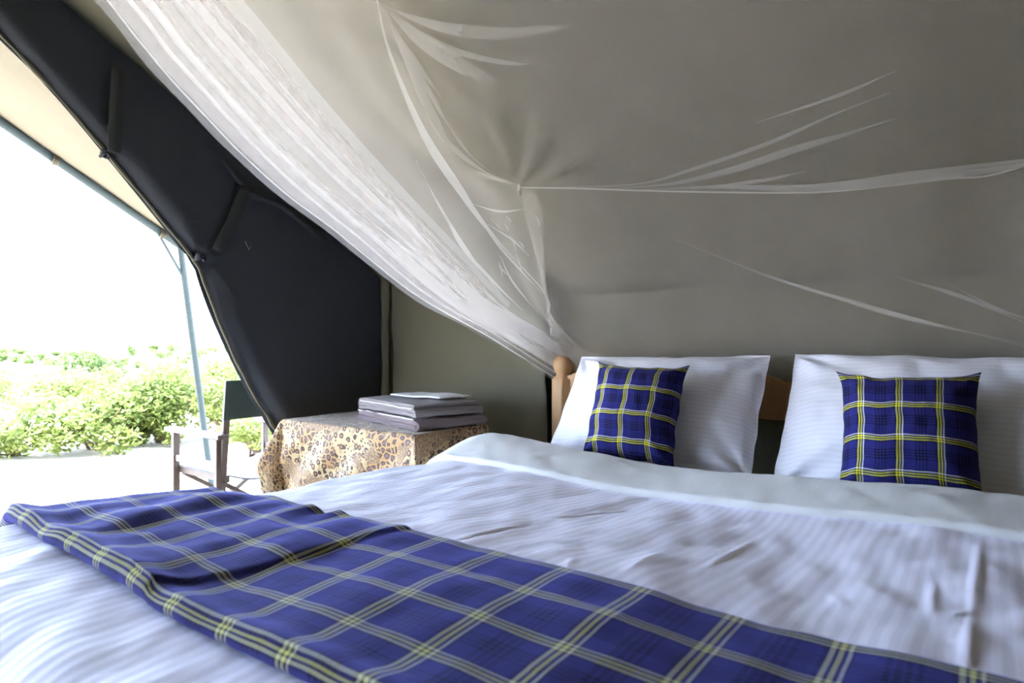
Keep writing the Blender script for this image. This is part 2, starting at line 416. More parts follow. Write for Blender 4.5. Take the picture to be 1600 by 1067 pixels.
g = MB(); g.tube([on_u(383, 376, UL+.05), on_u(389, 390, UL+.05), on_u(394, 378, UL+.05)], .0016, 6); g.build('wire_hook', M['metal'], wl)
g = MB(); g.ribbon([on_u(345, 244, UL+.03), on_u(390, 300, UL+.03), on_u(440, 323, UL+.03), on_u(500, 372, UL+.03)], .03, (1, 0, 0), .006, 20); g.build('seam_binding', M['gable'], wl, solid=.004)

# ------------------------------------------------------------------ awning in front of the door
UF = -4.40; AZ = lambda v: 1.70+.575*(2.18-v)
aw = thing('awning', 'cream canvas awning on a steel pole frame outside the tent door', 'awning')
g = MB()
def fly(a, b):
    u = lerp(UL-.02, UF-.03, a); v = lerp(.1, 2.24, b); return (u, v, AZ(v)+.03+.05*math.sin(PI*a)*.0-.03*math.sin(PI*a)*sm(0, .3, b)+.012*nz(u*3, v*3))
g.quad_grid(fly, 30, 30)
g.quad_grid(lambda a, b: (lerp(UL-.02, UF-.03, a), lerp(.1, -2.0, b), AZ(.1)+.03-.575*2.1*b), 8, 8)
g.build('canopy_sheet', M['fly'], aw, solid=.004)
g = MB(); g.tube([(UF, .1, AZ(.1)), (UF, 2.22, AZ(2.22))], .024, 14); g.tube([(UF, .1, AZ(.1)), (UF, -2, AZ(.1)-.575*2.1)], .024, 14); g.build('rafter_pole', M['steel'], aw)
ptop, pbot = Vector((UF, 2.18, AZ(2.18))), Vector((UF+.02, 2.40, -.05))
g = MB(); g.tube([ptop, pbot], .021, 14); g.build('support_pole', M['steel'], aw)
g = MB(); g.tube([Vector((UF, 2.02, AZ(2.02))), ptop.lerp(pbot, .13)], .009, 8); g.build('brace', M['steel'], aw)
g = MB(); g.tube([(UF, -2, AZ(.1)-.575*2.1), (UF, -2.2, -.05)], .021, 10); g.build('support_pole', M['steel'], aw)
for v in (1.45, 2.06):
    g = MB(); c = Vector((UF, v, AZ(v)))
    for k in range(3): g.tube([c+Vector((.03*math.cos(t), .012*(k-1)+.006*math.sin(2*t), .03*math.sin(t))) for t in [i*PI/6 for i in range(13)]], .006, 6)
    g.tube([c, c+Vector((.02, .03, .06)), c+Vector((.03, .0, .09))], .006, 6); g.build('lashing', M['fly'], aw)

# ------------------------------------------------------------------ bed
BX0, BX1, BY0, BY1, TOP = -1.46, .26, .30, 2.36, .66
bed = thing('bed', 'wide pine bed with scalloped headboard and ball-topped posts', 'bed', ((BX0+BX1)/2, (BY0+BY1)/2, 0))
ox, oy = (BX0+BX1)/2, (BY0+BY1)/2
def L(p): return (p[0]-ox, p[1]-oy, p[2])
def post(x, y, htop, fin=True):
    g = MB(); c = L((x, y, 0)); r = .053
    g.lathe([(r*.7, 0), (r, .02), (r, htop-.115), (r*.93, htop-.108)], 8, c)
    o = g.build('bed_post', M['pine'], bed, smooth=False, bevel=.004)
    if fin:
        g = MB(); z0 = htop-.112; R = .047
        pr = [(.040, 0), (.041, .008), (.034, .014), (.031, .020)] + [(R*math.sin(a), .060-R*math.cos(a)) for a in [.65+i*(PI-.66)/12 for i in range(13)]]
        g.lathe(pr, 24, (c[0], c[1], z0)); f = g.build('finial', M['pine'], o)
    return o
post(BX0, BY1+.01, 1.0); post(BX1, BY1+.01, 1.0); post(BX0+.02, BY0-.02, .30, False); post(BX1-.02, BY0-.02, .30, False)
def scallop(u):
    mid = (BX0+BX1)/2+.056; hw = (mid-(BX0+.04)) if u < mid else (BX1-.04-mid); c = mid-hw/2 if u < mid else mid+hw/2
    t = abs(u-c)/(hw/2); return .905+.052*(1-min(1, t)**4)
ol = [(BX0+.03-ox+i*(BX1-BX0-.06)/100, scallop(BX0+.03+i*(BX1-BX0-.06)/100)) for i in range(101)]
ol = ol + [(BX1-.03-ox, .775), (BX0+.03-ox, .775)]
g = MB(); g.prism(ol[::-1], BY1-.012-oy, BY1+.02-oy); g.build('headboard', M['pine'], bed, smooth=False, bevel=.004)
g = MB(); g.box((0, BY1-oy, .45), (BX1-BX0-.06, .03, .14)); g.build('head_rail', M['pine'], bed, smooth=False, bevel=.004)
for x in (BX0, BX1):
    g = MB(); g.box((x-ox, 0, .22), (.03, BY1-BY0-.02, .13)); g.build('side_rail', M['pine'], bed, smooth=False, bevel=.004)
g = MB(); g.box((0, BY0-oy-.01, .22), (BX1-BX0-.06, .03, .13)); g.build('foot_rail', M['pine'], bed, smooth=False, bevel=.004)
g = MB(); g.box((ox, (BY0+BY1)/2-.01, .43), (BX1-BX0-.06, BY1-BY0-.08, .30)); mt = g.build('mattress', M['mattress'], bevel=.05); tag(mt, 'thick dark-seamed mattress under the white duvet', 'mattress')

# duvet: cloth laid over the mattress, hanging over both sides and the foot
DX0, DX1, DY0 = -1.50, .30, .24
RD = .11
def drape(p, q, z0, Rr=RD):
    ex = DX0+Rr-p if p < DX0+Rr else (DX1-Rr-p if p > DX1-Rr else 0); ey = DY0+Rr-q if q < DY0+Rr else 0
    cx, cy = min(max(p, DX0+Rr), DX1-Rr), max(q, DY0+Rr)
    e = math.hypot(ex, ey)
    k = -.17*sm(1.75, .40, q)*sm(.2, -1.2, p); cx += k
    if e < 1e-9: return Vector((p+k, q, z0)), Vector((0, 0, 1))
    dx, dy = -ex/e, -ey/e
    if e < Rr*PI/2:
        an = e/Rr; return Vector((cx+dx*Rr*math.sin(an), cy+dy*Rr*math.sin(an), z0-Rr*(1-math.cos(an)))), Vector((dx*math.sin(an), dy*math.sin(an), math.cos(an)))
    return Vector((cx+dx*Rr, cy+dy*Rr, z0-Rr-(e-Rr*PI/2))), Vector((dx, dy, 0))
def puff(p, q):
    z = .66 + .030*nz(p*1.3, q*1.6, 2) + .016*nz(p*3.1+q*1.2, q*2.2, 8)
    z += .014*sm(-.6, -1.45, p)*sm(1.0, .5, q)                       # loftier towards the near left corner
    return z
def creases(p, q):
    h = .005*nz(p*9+q*5, q*6-p*2, 4) + .0035*nz(p*20, q*14, 6)
    for (a, b, dx, dy, ln, am) in CR:
        du, dv = p-a, q-b; t = (du*dx+dv*dy)/ln; s = -du*dy+dv*dx
        if -1 < t < 1: h += am*math.exp(-(s/.006)**2)*.42*(1-t*t)
    return h
CR = []
for (x0, y0, x1, y1, am) in ((755, 870, 865, 815, -.012), (930, 915, 942, 880, .006), (1020, 900, 1060, 855, .006), (1130, 870, 1185, 820, .007), (1310, 905, 1335, 925, .007),
        (1464, 890, 1466, 950, .010), (1531, 845, 1525, 960, .012), (1525, 960, 1520, 1055, .012), (1490, 950, 1525, 940, .007), (900, 800, 1010, 775, -.008), (560, 745, 640, 760, .007), (620, 790, 720, 800, -.006)):
    A, B = on_z(x0, y0, .68), on_z(x1, y1, .68); c = (A+B)/2; d = (B-A); CR.append((c.x, c.y, d.x/d.length, d.y/d.length, d.length/2*1.15, am))
QF = 1.55
def duvet_fn(a, b):
    p = lerp(DX0-.30, DX1+.30, a); q = lerp(DY0-.26, QF+.05, b)
    P, N = drape(p, q, puff(min(max(p, DX0), DX1), max(q, DY0)))
    return P + N*creases(p, q)
duv = thing('duvet', 'white satin-striped duvet spread over the bed', 'duvet', (0, 0, 0))
g = MB(); g.quad_grid(duvet_fn, 500, 380, lambda a, b: (lerp(DX0-.3, DX1+.3, a), lerp(DY0-.26, QF+.05, b))); g.build('cover', M['linen'], duv, solid=.008)
# turned-back edge at the pillows: a rounded roll of lining, its underside going back under the pillows
def fold_fn(a, b):
    p = lerp(DX0-.16, DX1+.25, a); ww = .012*nz(p*3.0, 1.3)+.006*nz(p*9, 4)
    th = .030+.008*nz(p*2.5, 7)+.020*sm(-1.0, -1.45, p)
    # path: front lip (rounded) -> up over the loft -> back edge rounded down
    k = b
    if k < .12: an = lerp(-PI*.5, PI*.5, k/.12); q = QF+ww+.010-.012*math.cos(an); h = .012+.012*math.sin(an)
    elif k < .72:
        t = (k-.12)/.60; q = QF+ww+.010+t*.23; h = .024+(th-.01)*math.sin(t*PI*.5)
    else: an = (k-.72)/.28*PI; q = QF+ww+.24+.030*math.sin(an); h = .014+th/2+(th/2)*math.cos(an)
    P, N = drape(p, q, puff(min(max(p, DX0), DX1), QF)+0*h)
    return P + N*(h + .004*nz(p*7+q*3, q*9, 3) + .0025*nz(p*22, q*18, 3))
g = MB(); g.quad_grid(fold_fn, 200, 60, lambda a, b: (lerp(DX0-.16, DX1+.25, a), b*.3)); fo = g.build('turned_back_edge', M['cream'], duv); fo['label'] = 'plain cream lining folded back below the pillows'

# tartan throw across the foot
TQ0, TQ1 = .44, .84
th = thing('throw_blanket', 'blue tartan wool throw folded across the foot of the bed', 'blanket')
def throw_h(p, q):
    h = .020+.004*nz(p*5, q*7, 11)
    lf = sm(-.62, -.85, p)
    d = .03*math.sin(q*18+nz(p*2, q*2)*2.0)
    h += lf*(.005*math.sin((p+.25*q)*46+2.5*nz(p*3, q*4, 2))*(.55+.45*nz(p*4, q*3, 5)) + .006*nz(p*7, q*9, 1) + .004*nz(p*16, q*11, 1))
    x = -.85+(q-.48)*.30+.012*math.sin(q*14)                              # a doubled layer ends here
    h += .007*sm(x+.012, x-.004, p)
    h += .006*math.exp(-((p+1.30)/.05)**2-((q-.62)/.06)**2)*-1 + .012*math.exp(-((p+1.22)/.06)**2-((q-.70)/.14)**2)
    h += .012*math.exp(-((p+.95)/.05)**2-((q-.84)/.05)**2)*math.sin((p+.95)*60)
    h += .004*nz(p*14, q*12, 3)
    return h
def throw_fn(a, b):
    p = lerp(DX0-.13, DX1+.20, a); wob = .010*nz(p*2.2, 9)+.005*nz(p*7, 2)
    Hm = throw_h(p, TQ0+.02)
    if b < .10: an = lerp(-PI*.5, PI*.5, b/.10); R = max(.012, (Hm+.006)/2); q = TQ0+wob+R*(1-math.cos(an)); h = R+R*math.sin(an)
    elif b < .96:
        t = (b-.10)/.86; q = lerp(TQ0+wob+.014, TQ1+wob*.7-.006, t); h = throw_h(p, q)+.006*(1-t)*sm(.15, 0, t)+.006*sm(.12, 0, t)
    else: an = (b-.96)/.04*PI*.9; q = TQ1+wob*.7-.006+.008*math.sin(an); hh = throw_h(p, TQ1); h = hh*.5+hh*.5*math.cos(an)
    P, N = drape(p, q, puff(min(max(p, DX0), DX1), max(q, DY0)))
    P2 = P + N*(creases(p, q)*.3+.007+h)
    return P2
g = MB(); g.quad_grid(throw_fn, 300, 130, lambda a, b: (lerp(DX0-.13, DX1+.20, a), TQ0-.06+b*.52)); g.build('wool_cloth', M['throw'], th)

# ------------------------------------------------------------------ pillows and cushions
def cushion_mesh(W, H, T, mat, name, parent, seed, flange=0.0, pinch=.05, n=64, crease=.004, ears=0.0, flare=0.0):
    g = MB()
    for side in (1, -1):
        def fn(a, b, side=side):
            s, t = a*2-1, b*2-1
            if side < 0: s = -s
            px = W/2*s*(1-pinch*(1-t*t)*1.0); pz = H/2*t*(1-pinch*(1-s*s))
            px *= 1+flare*(.5-.5*t)*.5 if s < 0 else 1
            if ears: px += W*.5*ears*s*abs(s)**6*abs(t)**8; pz += H*.5*ears*t*abs(s)**8*abs(t)**6
            ed = min(1-abs(s), 1-abs(t))
            fs, ft = min(1, abs(s)/(1-flange)), min(1, abs(t)/(1-flange))
            body = ((1-fs**2.6)*(1-ft**2.6))**.55 if fs < 1 and ft < 1 else 0
            y = -side*(T/2*body + .0015)
            wr = crease*(nz(s*3+seed, t*3, side)+.6*nz(s*8+seed, t*7, side*2))
            # tension folds running in from the corners
            for cx in (-1, 1):
                for cz in (-1, 1):
                    dx, dz = s-cx, t-cz; r = math.hypot(dx, dz); an = math.atan2(dz*cz, dx*cx)
                    wr += crease*1.4*math.sin(an*9+seed)*math.exp(-(r/.55)**2)*min(1, r*5)
            y += wr*min(1, ed*9+.25) * (1 if side > 0 else -1)
            return (px+.006*nz(t*3+seed, 1), y, pz+.008*nz(s*2.5+seed, 3))
        g.quad_grid(fn, n, n, lambda a, b, side=side: ((a*W if side > 0 else (1-a)*W), b*H))
    return g.build(name, mat, parent)
def lay(o, c, lean, rz=0, roll=0): o.location = c; o.rotation_euler = (-lean, roll, rz)
PL = [('left', (-.93, 2.125, .815), .62, .72), ('right', (-.13, 2.13, .82), .60, .74)]
p1 = cushion_mesh(.73, .48, .18, M['pillow'], 'pillow', None, 1.3, .045, .02, 80, .009, 0, .09)
lay(p1, (-.935, 2.125, .800), math.radians(36), .02, math.radians(-1)); tag(p1, 'white pillow by the wooden bedpost, beside the bedside table', 'pillow', 'white pillows against the headboard')
p2 = cushion_mesh(.77, .49, .18, M['pillow'], 'pillow', None, 5.1, .045, .02, 80, .009, 0, .04)
lay(p2, (-.115, 2.125, .805), math.radians(34), -.02, math.radians(0)); tag(p2, 'white pillow on the right, cut off by the picture edge', 'pillow', 'white pillows against the headboard')
c1 = cushion_mesh(.30, .33, .18, M['cushion'], 'cushion', None, 2.2, .0, .05, 48, .004, .06)
lay(c1, (-.925, 1.945, .815), math.radians(24), .12, math.radians(2)); tag(c1, 'blue tartan cushion leaning on the pillow nearest the bedpost', 'cushion', 'tartan scatter cushions')
c2 = cushion_mesh(.31, .33, .18, M['cushion'], 'cushion', None, 6.4, .0, .05, 48, .004, .07)
lay(c2, (-.155, 1.945, .805), math.radians(22), .07, math.radians(-1)); tag(c2, 'blue tartan cushion on the right-hand pillow, farthest from the bedpost', 'cushion', 'tartan scatter cushions')

# ------------------------------------------------------------------ bedside table, cloth, towels
TX0, TX1, TY0, TY1, TZ = -2.52, -1.70, 1.71, 2.12, .70
tb = thing('bedside_table', 'low bedside table hidden under a leopard-print cloth', 'table', ((TX0+TX1)/2, (TY0+TY1)/2, 0))
cxt, cyt = (TX0+TX1)/2, (TY0+TY1)/2
g = MB(); g.box((0, 0, TZ-.022), (TX1-TX0-.012, TY1-TY0-.012, .03)); g.build('table_top', M['pine'], tb, smooth=False, bevel=.004)
for x in (-1, 1):
    for y in (-1, 1):
        g = MB(); g.box((x*(TX1-TX0-.09)/2, y*(TY1-TY0-.09)/2, (TZ-.037)/2), (.045, .045, TZ-.037)); g.build('leg', M['pine'], tb, smooth=False, bevel=.003)
def cloth_fn(a, b):
    hang = .34; p = lerp(TX0-hang, TX1+hang, a); q = lerp(TY0-hang, TY1+hang*.2, b); R = .012
    ex = TX0-p if p < TX0 else (TX1-p if p > TX1 else 0); ey = TY0-q if q < TY0 else (TY1-q if q > TY1 else 0)
    cx, cy = min(max(p, TX0), TX1), min(max(q, TY0), TY1); e = max(abs(ex), abs(ey))
    if e < 1e-9: return (p, q, TZ+.001+.002*nz(p*9, q*9))
    m = math.hypot(ex, ey); dx, dy = -ex/m, -ey/m
    out = R*(1-math.exp(-e/R)) ; drop = max(0, e-R*.5)
    corner = min(abs(ex), abs(ey))/max(1e-6, e)                          # 1 on the diagonal
    flare = corner*e*.42*(1.15 if ex > 0 else .6)
    if e > .20 and corner > .3: flare *= lerp(1, .55, sm(.2, .34, e))
    rip = (.010*math.sin((p-q)*26)+.012*nz(p*7, q*7, 3))*sm(0, .2, e)*(1-corner)
    return (cx+dx*(out+flare+rip), cy+dy*(out+flare+rip), TZ+.001-drop*lerp(1, .93, corner))
g = MB(); g.quad_grid(cloth_fn, 150, 100, lambda a, b: (lerp(TX0-.34, TX1+.34, a), lerp(TY0-.34, TY1+.07, b)))
tag(g.build('tablecloth', M['leopard'], solid=.002), 'leopard-print cloth draped over the bedside table', 'tablecloth')
TA = math.atan2(1.749-1.885, -1.75+2.28)
def towel(name, z0, ln, dp, th_, layers, mat, hemmat, label, c, seed, rz):
    t = thing(name, label, 'towel', (c[0], c[1], z0), rz, 'folded towels on the bedside table')
    # folded ribbon seen in section along x, running back along y
    lt = th_/layers; path = []
    for k in range(layers):
        y = lt*(k+.5); xs = [-.5+i/14 for i in range(15)]
        if k % 2: xs = xs[::-1]
        inset = .012*(k % 3)
        for x in xs: path.append((x*(ln-2*lt-inset)+(.004*nz(k+seed, x*4)), y+.005*nz(x*6+seed, k*3)))
        if k < layers-1:
            s = 1 if k % 2 == 0 else -1
            for an in (-.9, -.3, .3, .9): path.append((s*((ln-2*lt-inset)/2+lt*.55*math.cos(an*1.2)), lt*(k+1)+lt*.5*math.sin(an*1.2)))
    N = len(path)
    for s_, nm, mm in ((0, 'folded_terry', mat),):
        g = MB()
        def fn(a, b):
            i = min(int(a*(N-1)), N-2); f = a*(N-1)-i; x = lerp(path[i][0], path[i+1][0], f); z = lerp(path[i][1], path[i+1][1], f)
            return (x, (b-.5)*dp*(1-.02*nz(i*.05, seed))+.016*nz(x*5, z*60, seed), z+.005*nz(x*7, b*5, seed)-.006*sm(.35, .5, abs(x)/ln)-.004*sm(.3, .5, abs(b-.5)))
        g.quad_grid(fn, N-1, 16); o = g.build(nm, mm, t); m = o.modifiers.new('thick', 'SOLIDIFY'); m.thickness = lt*.9; m.offset = 0; m = o.modifiers.new('round', 'BEVEL'); m.width = lt*.36; m.segments = 3; m.limit_method = 'ANGLE'; m.angle_limit = 1.0; m = o.modifiers.new('soft', 'SUBSURF'); m.levels = 1; m.render_levels = 1
    # white woven border along the open front edge
    g = MB()
    for k in range(1, layers, 2):
        z = lt*(k+.5)
        g.tube([(lerp(-ln*.44, ln*.44, i/20), -dp/2-.001+.004*nz(i*.3, k), z+lt*.22+.004*nz(i*.35+seed, k)) for i in range(21)], .0026, 6)
    g.build('woven_border', hemmat, t)
    return t
TC = (-1.96, 1.99)
towel('bath_towel', TZ+.008, .54, .33, .046, 2, M['towelp'], M['white'], 'mauve terry towel folded at the bottom of the stack', TC, 1.0, TA)
towel('bath_towel', TZ+.060, .53, .32, .048, 3, M['towelg'], M['white'], 'grey-mauve terry towel folded on the upper layer of the stack', TC, 4.0, TA-.02)
g = MB()
def napkin(a, b): x, y = (a-.5)*.34, (b-.5)*.17; return (x, y, .006*nz(x*6, y*6, 3)+.004*a+.004)
g.quad_grid(napkin, 24, 16); o = g.build('hand_towel', M['white'], solid=.006); o.location = (-1.93, 2.03, TZ+.112); o.rotation_euler = (0, 0, TA+.12); tag(o, 'thin white cloth lying flat on top of the towels', 'towel')

# ------------------------------------------------------------------ mosquito net
net = thing('mosquito_net', 'white mosquito net canopy draped over the bed and gathered at the bedpost', 'mosquito net', (0, 0, 0))
UN = -1.40; DROP = .10
C = on_roof(812, 290, DROP); P = on_roof(592, 0, DROP)
fold = spline([Vector((UN, .15, roof_z(.15)-.14)), P, on_roof(630, 100, DROP+.03), on_roof(690, 215, DROP+.05), on_roof(750, 272, DROP+.03), C], 60)
hem = spline([C, on_roof(900, 291, DROP+.01), on_roof(1030, 295, DROP+.01), on_roof(1270, 297, DROP+.02), on_roof(1450, 278, DROP+.02), on_roof(1600, 256, DROP), Vector((.45, 1.95, roof_z(1.95)-.11))], 60)
RN = Vector((0, -PITCH, -1)).normalized()
def canopy(a, b):                                  # a along u from the fold, b from front to back
    A = fold[int(round(b*60))]; Hh = hem[int(round(a*60))]
    v = lerp(.15, 1, 0)
    base = Vector((0, 0, 0))
    # transfinite patch: left = fold, back = hem, front = straight rope, right = line
    fr = Vector((lerp(UN, .45, a), .15, roof_z(.15)-.14)); rt = Vector((.45, lerp(.15, 1.95, b), 0)); rt.z = roof_z(rt.y)-.12
    c00, c10, c01, c11 = fold[0], fr.copy(), fold[60], hem[60]; c10 = Vector((.45, .15, roof_z(.15)-.14))
    S = A*(1-a)+rt*a + fr*(1-b)+Hh*b - (c00*(1-a)*(1-b)+c10*a*(1-b)+c01*(1-a)*b+c11*a*b)
    sag = .03*math.sin(PI*a)*math.sin(PI*b)
    # soft ripples fanning out of the corner loop and the hanging point
    r1 = (S-C); d1 = math.hypot(r1.x, r1.y); an1 = math.atan2(r1.y, r1.x)
    r2 = (S-P); d2 = math.hypot(r2.x, r2.y); an2 = math.atan2(r2.y, r2.x)
    rip = .050*math.sin(an1*15)*math.exp(-d1/.17)*min(1, d1*12) + .016*math.sin(an2*15+1)*math.exp(-d2/.35)*min(1, d2*8)
    return S + RN*(sag*.5+rip*min(1, 6*a+.0)*min(1, 8*(1-b)+.1))
g = MB(); g.quad_grid(canopy, 60, 60)
g.f = g.f[:]; 
def clampk(x): return max(0.0, min(1.0, x))
def spindle(wd, lo=.12, tail=.0): return lambda t: wd*(.02+.98*math.sin(PI*t)**1.6)
cp = g.build('canopy_panel', M['net'], net)
g = MB()
def rpts(l, d=.045): return [on_roof(x, y, DROP+d) for x, y in l]
for l, wd in ((((592, 0), (640, 24), (700, 42), (780, 50), (860, 42), (915, 34)), .030), (((596, 4), (660, 50), (720, 80), (800, 97), (860, 94)), .018), (((598, 8), (660, 62), (740, 110), (800, 130)), .05),
              (((598, 12), (622, 60), (645, 110), (672, 170), (705, 225), (760, 268), (812, 286)), .030), (((600, 16), (640, 90), (665, 130), (700, 190), (735, 240), (775, 272)), .016), (((604, 20), (632, 70), (660, 110), (690, 150)), .022),
              (((880, 290), (1000, 285), (1090, 260), (1200, 222), (1300, 178), (1390, 142)), .012), (((960, 292), (1050, 285), (1150, 262), (1240, 232), (1330, 205), (1400, 182)), .022), (((1080, 293), (1180, 282), (1260, 265)), .014),
              (((1000, 294), (1130, 290), (1270, 292), (1450, 276), (1620, 252), (1760, 225)), .026), (((1170, 293), (1300, 285), (1420, 270), (1600, 248), (1700, 235)), .014), (((1180, 190), (1310, 147), (1400, 108)), .009)):
    g.ribbon(rpts(l), spindle(wd*1.35), RN, .004, 30)
g.build('canopy_pleats', M['pleat'], net)
g = MB(); hp = [p+RN*.006 for p in hem]; g.ribbon(hp[::6], .008, RN, .002, 60); g.build('canopy_seam', M['hem'], net)

# back panel: from the canopy seam down behind the headboard
bl = spline([Vector((-1.50, 2.405, .90)), Vector((-.6, 2.41, .90)), Vector((.45, 2.41, .90))], 60)
def bpanel(a, b):
    A, B = hem[int(round(a*60))], bl[int(round(a*60))]; S = A.lerp(B, b)
    S.y += .05*math.sin(PI*b)*sm(0, .25, a) + .016*math.sin((a*1.0-b*.55)*22)*b*(1-b)*2.2 + .010*nz(a*6, b*4)
    return S
g = MB(); g.quad_grid(bpanel, 60, 40); g.build('back_panel', M['net'], net)
def on_back(px, py):                                # plane of the back panel
    r = ray(px, py); y0, z0, y1, z1 = 1.96, 1.60, 2.40, .90
    k = (y1-y0)/(z1-z0); t = (y0+k*(EYE-z0))/(r.y-k*r.z); return E0+r*t
g = MB(); BN = Vector((0, -.85, -.5)).normalized()
for l, wd in ((((1060, 372), (1200, 428), (1330, 468), (1450, 500), (1610, 540)), .013), (((1240, 440), (1400, 490), (1610, 536)), .012), (((1400, 430), (1500, 460), (1610, 505)), .012), (((1380, 545), (1480, 558), (1610, 562)), .010),
              (((1480, 440), (1560, 480), (1620, 500)), .008)):
    g.ribbon([on_back(x, y)+Vector((0, -.02, 0)) for x, y in l], spindle(wd, .05), BN, .01, 30)
g.build('back_pleats', M['pleat'], net)

# left side panel: hangs from the canopy fold, swept to the bedpost
UP = lambda px, py: on_u(px, py, UN)
Bup = [Vector((UN, .25, 2.12)), Vector((UN, .55, 1.98)), UP(345, 0), UP(394, 53), UP(475, 150), UP(556, 240), UP(637, 325), UP(719, 410), UP(776, 472), UP(835, 511), on_v(894, 541, 2.425), on_v(953, 566, 2.43), on_v(1010, 582, 2.43)]
Blo = [Vector((UN+.02, .10, 1.98)), Vector((UN+.02, .35, 1.85)), UP(162, 8), UP(231, 97), UP(292, 162), UP(353, 227), UP(434, 301), UP(516, 362), UP(581, 415), UP(657, 472), UP(724, 507), on_v(800, 552, 2.20), on_v(866, 593, 2.425), on_v(905, 612, 2.43)]
NB = 90
bup, blo = spline(Bup, NB), spline(Blo, NB)
S0 = on_u(855, 480, UN-.02)
rim = spline([Vector((UN, .15, roof_z(.15)-.14)), P, on_roof(630, 100, DROP+.03), on_roof(690, 215, DROP+.05), on_roof(750, 272, DROP+.03), C, on_u(845, 312, UN-.03), on_u(848, 370, UN-.03), on_u(853, 430, UN-.04), S0, on_u(880, 520, UN-.06), on_v(905, 545, 2.40), on_v(960, 568, 2.43)], NB)
def side(a, b):
    A, B = bup[int(round(b*NB))], rim[int(round(b*NB))]; S = A.lerp(B, a)
    S.x += .035*math.sin(PI*a)*math.sin(PI*b) + .014*math.sin(a*15+b*3)*math.sin(PI*a)*math.sin(PI*b)
    return S
g = MB(); g.quad_grid(side, 44, NB); g.build('side_panel', M['net'], net)
g = MB(); SN = Vector((1, -.15, 0))
SP = lambda l: [on_u(x, y, UN+.045) for x, y in l]
for l, wd in ((((560, 330), (620, 380), (670, 420), (710, 460), (760, 505)), .014), (((690, 330), (720, 385), (770, 440), (815, 485)), .014), (((740, 330), (775, 380), (815, 425), (846, 458)), .010), (((648, 250), (690, 330), (735, 400), (790, 470)), .012),
              (((600, 300), (650, 370), (700, 420)), .03), (((780, 400), (800, 440), (840, 490)), .01), (((735, 318), (780, 330), (822, 326)), .008), (((760, 350), (800, 375), (825, 400)), .008)):
    g.ribbon(SP(l), spindle(wd, .08), SN, .004, 24)
for k in range(10):                                 # small crumples in the corner gusset
    x, y = random.uniform(760, 838), random.uniform(330, 455); an = random.uniform(.4, 1.4); ln = random.uniform(12, 34)
    g.ribbon(SP([(x, y), (x+ln*math.cos(an)*.5+2, y+ln*.5*math.sin(an)), (x+ln*math.cos(an), y+ln*math.sin(an))]), spindle(.006, .1), SN, random.uniform(0, .01), 8)
g.build('side_pleats', M['hem'], net)
g = MB(); tp = SP([(583, -10), (599, 64), (625, 135), (655, 202), (681, 247), (715, 296), (740, 333), (775, 377), (815, 420), (846, 455), (853, 480)])
g.ribbon(tp, lambda t: .006+.030*math.exp(-((t-.42)/.22)**2), SN, .01, 60); g.build('hem_tape', M['hem'], net)
g = MB(); g.ribbon([on_u(x, y, UN-.02) for x, y in ((818, 296), (842, 315), (847, 350), (846, 400), (850, 440), (855, 475), (858, 510))], .006, SN, .006, 50); g.build('corner_seam', M['hem'], net)
g = MB(); g.tube([C+Vector((0, 0, .0)), C+Vector((.004, -.01, -.02)), C+Vector((.010, -.012, -.035)), C+Vector((.004, -.008, -.01))], .006, 8); g.tube([C, Vector((C.x-.02, C.y+.02, roof_z(C.y)-.02))], .003, 6); g.build('corner_loop', M['hem'], net)
g = MB(); tq = [on_u(850, 462, UN+.03), on_u(856, 476, UN+.02), on_u(853, 492, UN+.02)]; g.ribbon(tq, spindle(.022, .2), SN, .004, 14); g.ribbon([on_u(856, 492, UN+.02), on_u(861, 512, UN), on_u(859, 528, UN)], spindle(.012, .1), SN, .0, 10); g.build('net_tuft', M['hem'], net)
# the gathered front: accordion pleats swept down to the bedpost
prof = []; x = 0.0; fwd = True; k = 0
seq = [0, .20, .10, .34, .25, .44, .36, .62, .47, .70, .63, .84, .72, .93, .86, 1.0, .90]
for k, s_ in enumerate(seq): prof.append((s_, (k % 2)*.040-.020+.004*random.uniform(-1, 1)))
def bundle(a, b):
    x = a*(len(prof)-1); i = min(int(x), len(prof)-2); f = x-i; s_ = lerp(prof[i][0], prof[i+1][0], f); d = lerp(prof[i][1], prof[i+1][1], f)
    s_ = clampk(s_+.006*math.sin(b*3+i*.7))
    A, B = blo[int(round(b*NB))], bup[int(round(b*NB))]; S = A.lerp(B, s_); S.x += d*lerp(1.0, .5, b)+.012*math.sin(PI*s_)
    return S
g = MB(); g.quad_grid(bundle, (len(prof)-1)*3, NB); g.build('gathered_curtain', M['netb'], net)
g = MB()
for f_, off in ((.32, .040), (.62, .046)):
    g.ribbon([blo[i].lerp(bup[i], f_)+Vector((off, -.004, 0)) for i in range(50, NB+1, 5)], lambda t: .055*(.15+.85*math.sin(PI*min(.97, t*.75+.05))), SN, .004, 40)
g.build('gathered_tail', M['pleat'], net)
for f_, wd in ((.10, .012), (.24, .022), (.33, .008), (.47, .016), (.60, .026), (.71, .008), (.82, .014)):      # long crisp pleats along the gather
    g = MB(); g.ribbon([blo[i].lerp(bup[i], f_+.02*math.sin(i*.05+f_*9))+Vector((.034+.02*f_, 0, 0)) for i in range(0, NB-4, 5)], lambda t, wd=wd: wd*(1-.55*t), SN, .004, 70); g.build('curtain_pleat', M['pleat'], net)
g = MB(); g.ribbon([p+Vector((.02, 0, 0)) for p in blo[::6]], .004, SN, .004, 80); g.build('curtain_hem', M['hem'], net)
hb = [bup[i].lerp(blo[i], .06)+Vector((.05, 0, 0)) for i in range(6, 66, 5)]; g = MB(); g.ribbon(hb, lambda t: .042*(1-.5*t), SN, .004, 60); g.build('curtain_border', M['pleat'], net)
g = MB()
